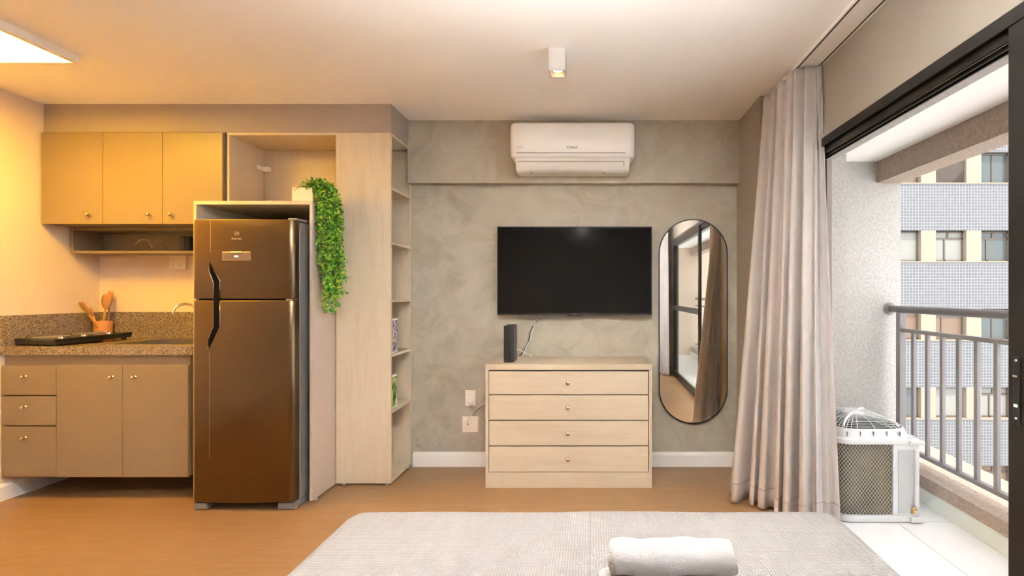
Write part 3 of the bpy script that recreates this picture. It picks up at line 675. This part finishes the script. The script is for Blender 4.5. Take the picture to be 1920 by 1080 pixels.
# sockets by the dresser
t = plate('wall_socket_plate', X(873, YB), X(892.5, YB), Z(761, YB), Z(731, YB), YB, 'narrow upright socket plate on the grey wall left of the dresser', 'socket', 2)
for zz in (740, 754):
    build(MB().box(X(876.5, YB), X(889, YB), YB-.0125, YB-.0102, Z(zz+5, YB), Z(zz-5, YB)), 'socket', 'basewhite', t, bevel=.001)
    build(MB().lathe([(.0025, 0), (.0025, .0008)], (X(880, YB), YB-.0128, Z(zz, YB)), (0, -1, 0), 8).lathe([(.0025, 0), (.0025, .0008)], (X(885.5, YB), YB-.0128, Z(zz, YB)), (0, -1, 0), 8), 'socket_holes', 'darkgap', t)
build(MB().lathe([(.014, 0), (.013, .022), (.006, .030)], (X(885, YB), YB-.0128, Z(754, YB)-.004), (0, -1, 0), 16), 'plug', 'white', t, smooth=False)
t = plate('wall_outlet_plate', X(867.5, YB), X(897, YB), Z(810, YB), Z(780, YB), YB, 'square cable outlet plate on the grey wall just above the skirting', 'socket', 1)
build(MB().lathe([(.006, 0), (.006, .002), (.0045, .002)], (X(878, YB), YB-.0102, Z(795, YB)), (0, -1, 0), 12), 'outlet_hole', 'greymetal', t)
cable('white_cable', [(X(878, YB), YB-.014, Z(795, YB)), (X(879, YB), YB-.03, Z(786, YB)), (X(890, YB), YB-.03, Z(770, YB)), (X(902, YB), YB-.03, Z(760, YB)), (X(914, YB), YB-.022, Z(752, YB))], .0028, 'white', 'white cable curving from the outlet plate behind the dresser')

# ------------------------------------------------------------------ television
yt = 3.57
tv = thing('television', (X(1077, yt), 3.60, Z(591, yt)), 'large flat black television mounted on the grey wall', 'television')
tx0, tx1, tz0, tz1 = X(932, yt), X(1222.5, yt), Z(590.5, yt), Z(424.5, yt)
build(MB().box(tx0, tx1, yt, yt+.035, tz0, tz1), 'casing', 'black', tv, bevel=.003)
build(MB().box(tx0+.007, tx1-.007, yt-.0008, yt+.001, tz0+.014, tz1-.007), 'screen', 'screen', tv)
build(MB().box(tx0+.2, tx1-.2, yt+.035, YB-.001, tz0+.15, tz1-.15), 'wall_mount', 'blackmetal', tv)
build(MB().box(X(1063, yt), X(1093, yt), yt-.002, yt+.02, tz0-.007, tz0+.001), 'sensor_bar', 'black', tv, bevel=.001)
text('SONY', .014, (X(1077, yt), yt-.0012, tz0+.007), (PI/2, 0, 0), 'greymetal', tv, name='lettering')

# ------------------------------------------------------------------ oval mirror
ym = 3.635; mx0, mx1, mz0, mz1 = X(1235, ym), X(1364, ym), Z(794, ym), Z(411, ym); mr = (mx1-mx0)/2; mc = (mx0+mx1)/2
def stadium(r, n=32):
    return [(mc+r*math.cos(PI*k/n), mz1-mr+r*math.sin(PI*k/n)) for k in range(n+1)]+[(mc-r*math.cos(PI*k/n), mz0+mr-r*math.sin(PI*k/n)) for k in range(n+1)]
mo = thing('wall_mirror', (mc, ym, mz0), 'tall pill shaped mirror with thin black rim on the grey wall', 'mirror')
rim = MB(); A_, B_ = stadium(mr), stadium(mr-.007); n = len(A_)
vs = [(p[0], ym-.008, p[1]) for p in A_]+[(p[0], ym-.008, p[1]) for p in B_]+[(p[0], YB-.001, p[1]) for p in A_]+[(p[0], YB-.001, p[1]) for p in B_]
fs = []
for i in range(n):
    j = (i+1) % n; fs += [(i, j, n+j, n+i), (2*n+i, 3*n+i, 3*n+j, 2*n+j), (i, 2*n+i, 2*n+j, j), (n+i, n+j, 3*n+j, 3*n+i)]
build(rim.add(vs, fs), 'rim', 'blackmetal', mo)
build(MB().prism(stadium(mr-.0075), ym-.003, ym+.010, 'y'), 'mirror_glass', 'mirror', mo)

# ------------------------------------------------------------------ air conditioner (indoor)
ax0, ax1 = -.580, .286; ya = 3.385; az0, az1 = 2.118, 2.468
YBm = 3.585
az0 = Z(323, 3.46); az1 = Z(229.5, 3.42)
ac = thing('air_conditioner', ((ax0+ax1)/2, 3.5, az0), 'white split air conditioner on the beam above the television', 'air conditioner')
prof = [(YBm-.001, az1), (3.43, az1), (3.405, az1-.008), (3.39, az1-.03), (3.378, az1-.08), (3.374, az1-.14), (3.378, az1-.20), (3.388, az1-.235), (3.40, az1-.25), (YBm-.001, az1-.25)]
body = MB(); nx = 28; n = len(prof); vs = []
for i in range(nx+1):
    t = .5-.5*math.cos(PI*i/nx); xx = ax0+(ax1-ax0)*t; e = min(t, 1-t)*(ax1-ax0); r = .045
    k = 0 if e >= r else (1-math.sqrt(max(0, 1-((r-e)/r)**2)))
    zm = az1-.125
    for (yy, zz) in prof:
        yy2 = yy+(.045*k if yy < 3.5 else 0); zz2 = zm+(zz-zm)*(1-.10*k)
        vs.append((xx, yy2, zz2))
xsn = []
fs = [(i*n+k, i*n+(k+1) % n, (i+1)*n+(k+1) % n, (i+1)*n+k) for i in range(nx) for k in range(n)]+[tuple(range(n)), tuple(range(nx*n+n-1, nx*n-1, -1))]
# crowd the slices toward the rounded ends
vv = []
for idx, (xx, yy, zz) in enumerate(vs):
    vv.append((xx, yy, zz))
build(body.add(vv, fs), 'housing', 'ac_white', ac, smooth=True, bevel=.003)
# lower outlet section
lx0, lx1 = ax0+.035, ax1-.035
build(MB().prism([(YBm-.001, az1-.2505), (3.402, az1-.2505), (3.415, az1-.27), (3.445, az0+.012), (3.47, az0), (YBm-.001, az0)], lx0, lx1, 'x'), 'outlet_section', 'ac_white', ac, bevel=.004)
def slant(y0, z0, y1, z1, xa, xb, th): # thin board between two y,z points
    d = Vector((y1-y0, z1-z0)).normalized(); nrm = Vector((d.y, -d.x))*th
    if nrm.x > 0: nrm = -nrm
    return MB().prism([(y0, z0), (y0+nrm.x, z0+nrm.y), (y1+nrm.x, z1+nrm.y), (y1, z1)], xa, xb, 'x')
build(slant(3.4165, az1-.274, 3.4395, az0+.029, lx0+.022, lx1-.042, .005), 'louver', 'ac_white', ac, bevel=.001)
build(slant(3.4165, az1-.2725, 3.4180, az1-.2745, lx0+.020, lx1-.040, .0045), 'outlet_slot', 'darkgap', ac)
build(slant(3.418, az1-.274, 3.439, az0+.030, lx1-.0415, lx1-.0385, .003), 'outlet_slot', 'darkgap', ac)
build(MB().box(lx0+.01, lx1-.03, 3.383, 3.388, az1-.2235, az1-.220), 'panel_groove', 'greymetal', ac)
for xx in (X(996, 3.46), X(1132, 3.46)): build(MB().box(xx-.006, xx+.006, 3.468, 3.476, az0-.004, az0+.001), 'clip', 'greymetal', ac)
text('Consul', .026, (X(1072.5, 3.38), 3.3745, Z(276.5, 3.38)), (PI/2, 0, 0), 'logodark', ac)
text('INVERTER', .009, (X(975, 3.38), 3.3755, Z(276.5, 3.38)), (PI/2, 0, 0), 'greymetal', ac)

# ------------------------------------------------------------------ ceiling lamps and an added uplight
ll = thing('ceiling_light', (-3.04, 2.31, ZC), 'flat square warm glowing panel light on the kitchen ceiling', 'ceiling light')
lx1_, ly1 = -2.737, 2.61; lx0_, ly0 = -3.337, 2.01; lz = 2.508
build(MB().box(lx0_, lx0_+.028, ly0, ly1, lz, ZC).box(lx1_-.028, lx1_, ly0, ly1, lz, ZC).box(lx0_+.028, lx1_-.028, ly0, ly0+.028, lz, ZC).box(lx0_+.028, lx1_-.028, ly1-.010, ly1, lz, ZC), 'frame', 'white', ll, bevel=.001)
build(MB().box(lx0_+.028, lx1_-.028, ly0+.028, ly1-.010, lz+.004, lz+.012), 'diffuser', 'led', ll)
bl = thing('added_uplight', (-.15, .62, 1.92), 'added white bowl uplight, out of view, brightening the ceiling above the bed', 'lamp')  # bowl uplight added out of view to brighten the ceiling
build(MB().lathe([(.0001, 0), (.10, .012), (.17, .05), (.20, .10), (.205, .13), (.195, .13), (.19, .10), (.16, .055), (.09, .022), (.0001, .012)], (-.15, .62, 1.92), n=40), 'bowl_shade', 'basewhite', bl, smooth=True)
build(MB().lathe([(.0001, 0), (.13, .001), (.13, .012), (.0001, .013)], (-.15, .62, 1.985), n=32), 'bulb', 'upglow', bl)
build(MB().tube([(-.15, .62, 1.94), (-.15, .62, 2.545)], .004, 8), 'cord', 'white', bl)
sp = thing('ceiling_spotlight', (-.21, 2.56, ZC), 'small white box spotlight on the ceiling in front of the air conditioner', 'ceiling light')
bx0, bx1, by0, by1, bz = X(1029, 2.52), X(1060, 2.52), 2.52, 2.61, 2.432
w_ = .006
build(MB().box(bx0, bx0+w_, by0, by1, bz, ZC).box(bx1-w_, bx1, by0, by1, bz, ZC).box(bx0+w_, bx1-w_, by0, by0+w_, bz, ZC).box(bx0+w_, bx1-w_, by1-w_, by1, bz, ZC).box(bx0+w_, bx1-w_, by0+w_, by1-w_, bz+.028, ZC), 'housing', 'lampwhite', sp, bevel=.0008)
build(MB().lathe([(.026, 0), (.026, .006), (.0001, .007)], ((bx0+bx1)/2, (by0+by1)/2, bz+.027), (0, 0, -1), 24), 'lamp_face', 'bulb', sp)
sl = bpy.data.lights.new('spot_glow', 'SPOT'); so = bpy.data.objects.new('spot_glow', sl); COL.objects.link(so); so.location = ((bx0+bx1)/2, (by0+by1)/2, bz+.015)
sl.energy = 6; sl.color = (1, .72, .42); sl.spot_size = 1.2; sl.spot_blend = .6; sl.shadow_soft_size = .03
# curtain track
tk = tag(build(MB().box(1.115, 1.250, -2.5, 3.12, 2.532, 2.5495), 'curtain_track', 'basewhite', origin=(1.18, .3, 2.526)), 'long white double curtain track on the ceiling above the balcony door', 'curtain track')

for a_ in (1.128, 1.236): build(MB().box(a_-.004, a_+.004, -2.5, 3.12, 2.531, 2.5325), 'track_slot_shade', 'darkgap', tk)  # dark strips paint the shade of grooves on the flat track
# ------------------------------------------------------------------ curtains
def lerp(a, b, t): return a+(b-a)*t
def bez(pts, u):
    n = len(pts)-1; f = u*n; i = min(int(f), n-1); t = f-i; t2 = t*t*(3-2*t)*.5+t*.5
    return (lerp(pts[i][0], pts[i+1][0], t2), lerp(pts[i][1], pts[i+1][1], t2))
def curtain(name, top, bot, zt, zb, folds, at, ab, label, m='curtain', seed=1, ease=1.0, nu=360, nv=60):
    r = random.Random(seed); ph = [r.uniform(0, 6.28) for _ in range(6)]
    def sh(u, v):
        e = v**ease
        a = bez(top, u); b = bez(bot, u); x, y = lerp(a[0], b[0], e), lerp(a[1], b[1], e)
        u2 = u+.012*math.sin(5*u+ph[0])+.010*math.sin(13*u+ph[1]+v*1.5)
        d = Vector((lerp(top[-1][0]-top[0][0], bot[-1][0]-bot[0][0], e), lerp(top[-1][1]-top[0][1], bot[-1][1]-bot[0][1], e))).normalized()
        nrm = Vector((d.y, -d.x))
        s = math.sin(2*PI*folds*u2+ph[2]); s = math.copysign(abs(s)**.75, s)
        am = lerp(at, ab, v**.8)*(1+.35*math.sin(9*u+ph[3])*v)
        off = am*s+.012*v*math.sin(2*PI*folds*.5*u2+ph[4])
        along = .010*v*math.sin(4*PI*folds*u2+ph[5])
        return (x+nrm.x*off+d.x*along, y+nrm.y*off+d.y*along, lerp(zt, zb, v))
    t = thing(name, (bot[0][0], bot[0][1], zb), label, 'curtain')
    build(MB().grid(sh, nu, nv), 'cloth', m, t, smooth=True, solid=.0015)
    # stitched hem line near the floor
    h = MB().grid(lambda u, v: Vector(sh(u, .955+.001*v*2)), nu, 1)
    build(h, 'hem_stitching', mat('hem_thread', (.50, .43, .39), .9), t, smooth=True, solid=.0030)
    return t
curtain('curtain', [(1.095, 3.16), (1.10, 2.95), (1.11, 2.72), (1.20, 2.67)], [(.85, 3.07), (.99, 2.97), (1.08, 2.80), (1.215, 2.70)], 2.524, .015, 6.5, .022, .055, 'long greige curtain gathered at the far end of the balcony door', seed=4, ease=1.15)
curtain('curtain', [(1.215, 2.70), (1.235, 2.66)], [(1.235, 2.715), (1.335, 2.68)], 2.524, .026, 2, .012, .02, 'pale curtain lining trailing at the balcony side of the greige curtain', m='lining', seed=8, nu=90)
curtain('curtain', [(1.13, -.40), (1.14, -1.4)], [(1.12, -.35), (1.13, -1.45)], 2.524, .015, 8, .03, .045, 'pale curtain gathered at the near end of the balcony door, seen in the mirror', m='lining', seed=5)

# ------------------------------------------------------------------ bed and towels
ZB = .586
bw, by0_, by1_ = .775, -.45, 1.588
be = thing('bed', (0, .55, 0), 'double bed under a pale pinkish grey waffle bedspread', 'bed')
def drop(a, half, r):
    s = math.copysign(1, a); a = abs(a)
    if a < half-r: return s*a, 0
    q = a-(half-r); arc = r*PI/2
    if q < arc: t = q/r; return s*(half-r+r*math.sin(t)), r*(1-math.cos(t))
    return s*half, r+(q-arc)
def bedsh(hw, y0, y1, zt, depth, r, R):
    hl = (y1-y0)/2; yc = (y0+y1)/2; ea = hw-r+r*PI/2+depth; eb = hl-r+r*PI/2+depth; NX, NY = 150, 170
    def warp(t, half, e):  # concentrate samples near the edge
        return t
    rn = random.Random(11); wv = [(rn.uniform(4, 14), rn.uniform(4, 14), rn.uniform(0, 6.28)) for _ in range(6)]
    def fn(u, v):
        def m1(t, half, e):
            s = 2*t-1; sg = math.copysign(1, s); s = abs(s)
            return sg*(s/.7*(half-r-.03) if s < .7 else (half-r-.03)+(s-.7)/.3*(e-(half-r-.03)))
        a = m1(u, hw, ea); b = m1(v, hl, eb)
        x, dx = drop(a, hw, r); y, dy = drop(b, hl, r)
        z = zt-min(depth+r, math.hypot(dx, dy) if (dx < r and dy < r) else max(dx, dy))
        qx = max(abs(x)-(hw-R), 0)/R; qy = max(abs(y)-(hl-R), 0)/R
        nx_, ny_ = qx*math.sqrt(1-qy*qy/2), qy*math.sqrt(1-qx*qx/2)
        if qx > 0: x = math.copysign(hw-R+R*nx_, x)
        if qy > 0: y = math.copysign(hl-R+R*ny_, y)
        w = sum(math.sin(k[0]*x+k[1]*y+k[2]) for k in wv)*.0011
        return (x, yc+y, z+w-(0.004 if False else 0))
    return MB().grid(fn, NX, NY)
build(bedsh(bw, by0_, by1_, ZB, .22, .028, .075), 'bedspread', 'bedspread', be, smooth=True, solid=.004)
build(MB().box(-bw+.02, bw-.02, by0_+.02, by1_-.02, .10, ZB-.03), 'mattress_base', 'lining', be, bevel=.03, seg=4)
for q in ((-.68, -.35), (.68, -.35), (-.68, 1.48), (.68, 1.48)): build(MB().lathe([(.022, 0), (.028, .10)], (q[0], q[1], 0), n=16), 'leg', 'blackmetal', be)
# rolled towel on a folded towel
def roll(x0, x1, yc, zc, R, name, label, turns=2.6, sq=1.0):
    n = 110; path = []
    for k in range(n+1):
        t = k/n; a = t*turns*2*PI; r = R*(.18+.82*t); path.append((yc+r*math.cos(a+2.2), zc+r*math.sin(a+2.2)*sq))
    NL = 40; rn = random.Random(5)
    def fn(u, v):
        k = min(int(v*n+.5), n); p = path[k]; xx = lerp(x0, x1, u); e = min(u, 1-u)*(x1-x0)
        k_ = 1-(.10*max(0, 1-e/.018)**2)
        wob = .0012*math.sin(40*xx+3*v*9)+.0008*math.sin(95*xx+2*v)
        ln = .006*math.sin(v*31)*(1 if u in (0, 1) else 0)
        return (xx+ln, yc+(p[0]-yc)*k_+wob, zc+(p[1]-zc)*k_+wob)
    return tag(build(MB().grid(fn, NL, n), name, 'towel', smooth=True, solid=.0115), label, 'towel', 'white towels stacked on the bed')
zt1 = ZB+.086
def pill(x0, x1, y0, y1, z0, z1):
    cy, cz, hy, hz_ = (y0+y1)/2, (z0+z1)/2, (y1-y0)/2, (z1-z0)/2; n = 28; NL = 36; vs = []
    for i in range(NL+1):
        u = i/NL; e = min(u, 1-u)*(x1-x0); k = math.sqrt(max(0.0, 1-max(0, 1-e/.03)**2))*.75+.25 if e < .03 else 1
        for j in range(n):
            a = 2*PI*j/n; c, s = math.cos(a), math.sin(a)
            vs.append((lerp(x0, x1, u), cy+hy*math.copysign(abs(c)**.55, c)*(.9+.1*k), cz+hz_*math.copysign(abs(s)**.8, s)*k+.001*math.sin(30*u+3*c)))
    fs = [(i*n+j, i*n+(j+1) % n, (i+1)*n+(j+1) % n, (i+1)*n+j) for i in range(NL) for j in range(n)]+[tuple(range(n)), tuple(range(NL*n+n-1, NL*n-1, -1))]
    return MB().add(vs, fs)
tag(build(pill(.005, .292, .93, 1.135, ZB+.004, zt1+.002), 'folded_towel', 'towel', smooth=True), 'white towel lying flat on the bed beneath the rolled towel', 'towel', 'white towels stacked on the bed')
roll(.040, .298, 1.065, zt1+.046, .037, 'rolled_towel', 'white rolled towel on top of the flat towel on the bed')

# ------------------------------------------------------------------ outdoor condenser on the balcony
ox, oy = 1.585, 3.02; cw, cdp, chh = .215, .255, .40
co = thing('outdoor_condenser', (ox, oy, 0), 'white outdoor air conditioner condenser with domed top grille on the balcony floor', 'air conditioner')
X0, X1, Yf, Yb = 1.375, 1.835, 2.765, 3.27
def outline(x0, x1, y0, y1, r, n=8):
    return rr_poly((x0+x1)/2, (y0+y1)/2, (x1-x0)/2, (y1-y0)/2, r, n)
z_r = .435
build(MB().prism(outline(X0-.012, X1+.02, Yf-.012, Yb+.012, .09), 0, .035), 'base_pan', 'outwhite', co, bevel=.006)
build(MB().prism(outline(X0-.010, X1+.015, Yf-.010, Yb+.010, .09), z_r, z_r+.03), 'top_rim', 'outwhite', co, bevel=.005)
cxm = 1.685 # right end of the coil on the front
build(MB().prism(outline(X0+.01, X1-.02, Yf+.012, Yb-.01, .08), .035, z_r), 'coil', 'coil', co)
# coil guard: diagonal wires on the front and round the left corner
path = []
rr_ = .085
path.append((cxm, Yf)); 
steps = 16
for k in range(1, 8): path.append((lerp(cxm, X0+rr_, k/7), Yf))
for k in range(1, 9): t = k/8*PI/2; path.append((X0+rr_-rr_*math.sin(t), Yf+rr_-rr_*math.cos(t)))
path.append((X0, Yb-.08))
cum = [0]
for i in range(1, len(path)): cum.append(cum[-1]+math.hypot(path[i][0]-path[i-1][0], path[i][1]-path[i-1][1]))
Lp = cum[-1]
def at(s):
    for i in range(1, len(cum)):
        if s <= cum[i]+1e-9:
            t = (s-cum[i-1])/(cum[i]-cum[i-1]); return (lerp(path[i-1][0], path[i][0], t), lerp(path[i-1][1], path[i][1], t))
    return path[-1]
gd = MB(); z0g, z1g = .038, z_r-.002; H = z1g-z0g; pitch = .019; k_s = .75
n0 = int((Lp+H*k_s)/pitch)+1
for sg in (1, -1):
    for i in range(n0+1):
        c0 = i*pitch-(H*k_s if sg == 1 else 0); pts = []
        for q in range(25):
            t = q/24; s = c0+sg*t*H*k_s if sg == 1 else c0-t*H*k_s
            if sg == -1: s = c0-t*H*k_s
            if 0 <= s <= Lp: x, y = at(s); pts.append((x, y, z0g+t*H))
        if len(pts) > 1: gd.tube(pts, .0013, 3, cap=False)
build(gd, 'coil_guard', mat('guard_wire', (.42, .40, .36), .5), co)
# right service panel
sp_ = build(MB().box(cxm, X1, Yf-.004, Yf+.05, .030, z_r+.002).box(X1-.05, X1, Yf+.05, Yb-.05, .035, z_r), 'service_panel', 'outwhite', co, bevel=.004)
build(MB().box(cxm+.028, X1-.045, Yf-.008, Yf-.003, .05, z_r-.03), 'inset_panel', mat('grey_white_panel', (.42, .43, .44), .4), sp_, bevel=.002)
build(MB().box(X1-.035, X1-.012, Yf-.022, Yf-.004, .09, z_r-.025), 'pipe_cover', 'outwhite', sp_, bevel=.005)
build(MB().lathe([(.010, 0), (.012, .010), (.007, .018), (.007, .03)], (X1-.05, Yf-.006, .075), (1, -.6, 0), 12).lathe([(.008, 0), (.010, .010), (.006, .018)], (X1-.05, Yf-.006, .055), (1, -.6, 0), 12), 'valve', mat('brass_valve', (.6, .36, .12), .3, 1), sp_)
build(MB().box(X1-.06, X1+.012, Yf-.025, Yf+.05, 0.002, .03), 'foot', 'outwhite', co, bevel=.004)
build(MB().box(X1-.065, X1+.025, Yf-.018, Yf+.07, z_r-.005, z_r+.022), 'carry_handle', 'outwhite', co, bevel=.008)
# skirt + domed grille
mcx, mcy = (X0+X1)/2, (Yf+Yb)/2
def ring(s, z):
    out = []
    for k in range(96):
        a = 2*PI*k/96; c, q = math.cos(a), math.sin(a); e = 2/4.6
        out.append((mcx+(X1-X0)/2*s*math.copysign(abs(c)**e, c), mcy+(Yb-Yf)/2*s*math.copysign(abs(q)**e, q), z))
    return out
sk = MB(); R0 = ring(.97, z_r+.03); R1 = ring(.90, z_r+.078); R2 = ring(.86, z_r+.078); R3 = ring(.93, z_r+.03); n = len(R0)
fs = []
for i in range(n):
    j = (i+1) % n; fs += [(i, j, n+j, n+i), (n+i, n+j, 2*n+j, 2*n+i), (2*n+i, 2*n+j, 3*n+j, 3*n+i), (3*n+i, 3*n+j, j, i)]
build(sk.add(R0+R1+R2+R3, fs), 'top_skirt', 'outwhite', co, smooth=False)
gz = lambda s: z_r+.076+.048*(1-(s/.88)**3.4)
gr = MB()
for k in range(4, 17): s = .88*k/16; gr.tube(ring(s, gz(s)), .0019, 5, closed=True)
outer = ring(.88, gz(.88)); 
for i in range(0, len(outer), 3):
    a_ = Vector((mcx, mcy, 0)); b_ = Vector(outer[i]); 
    if i % 24 == 12: continue
    gr.tube([(lerp(a_.x, b_.x, t), lerp(a_.y, b_.y, t), gz(.88*t)) for t in [q/8 for q in range(1, 9)]], .0022, 5)
build(gr, 'fan_grille', 'outwhite', co, smooth=True)
rb = MB()
for ang in range(4):
    a = PI/4+PI/2*ang; ex, ey = math.cos(a), math.sin(a)
    rb.tube([(mcx+(X1-X0)/2*.92*t*ex*1.15, mcy+(Yb-Yf)/2*.92*t*ey*1.15, gz(.88*t)+.003-(.03 if t > .95 else 0)) for t in [q/8 for q in range(1, 9)]], .008, 8)
build(rb, 'grille_rib', 'outwhite', co, smooth=True)
build(MB().lathe([(.075, 0), (.072, .010), (.05, .018), (.0001, .022)], (mcx, mcy, gz(.1)-.012), n=28), 'grille_hub', 'outwhite', co, smooth=True)
for k in range(5):
    xq = X0+.06+.075*k
    build(MB().box(xq, xq+.003, Yf+.010, Yf+.020, z_r+.042, z_r+.068), 'skirt_slot', 'greymetal', co)
build(MB().prism(outline(X0+.04, X1-.04, Yf+.04, Yb-.04, .07), z_r+.0305, z_r+.033), 'fan_well', 'darkgap', co)
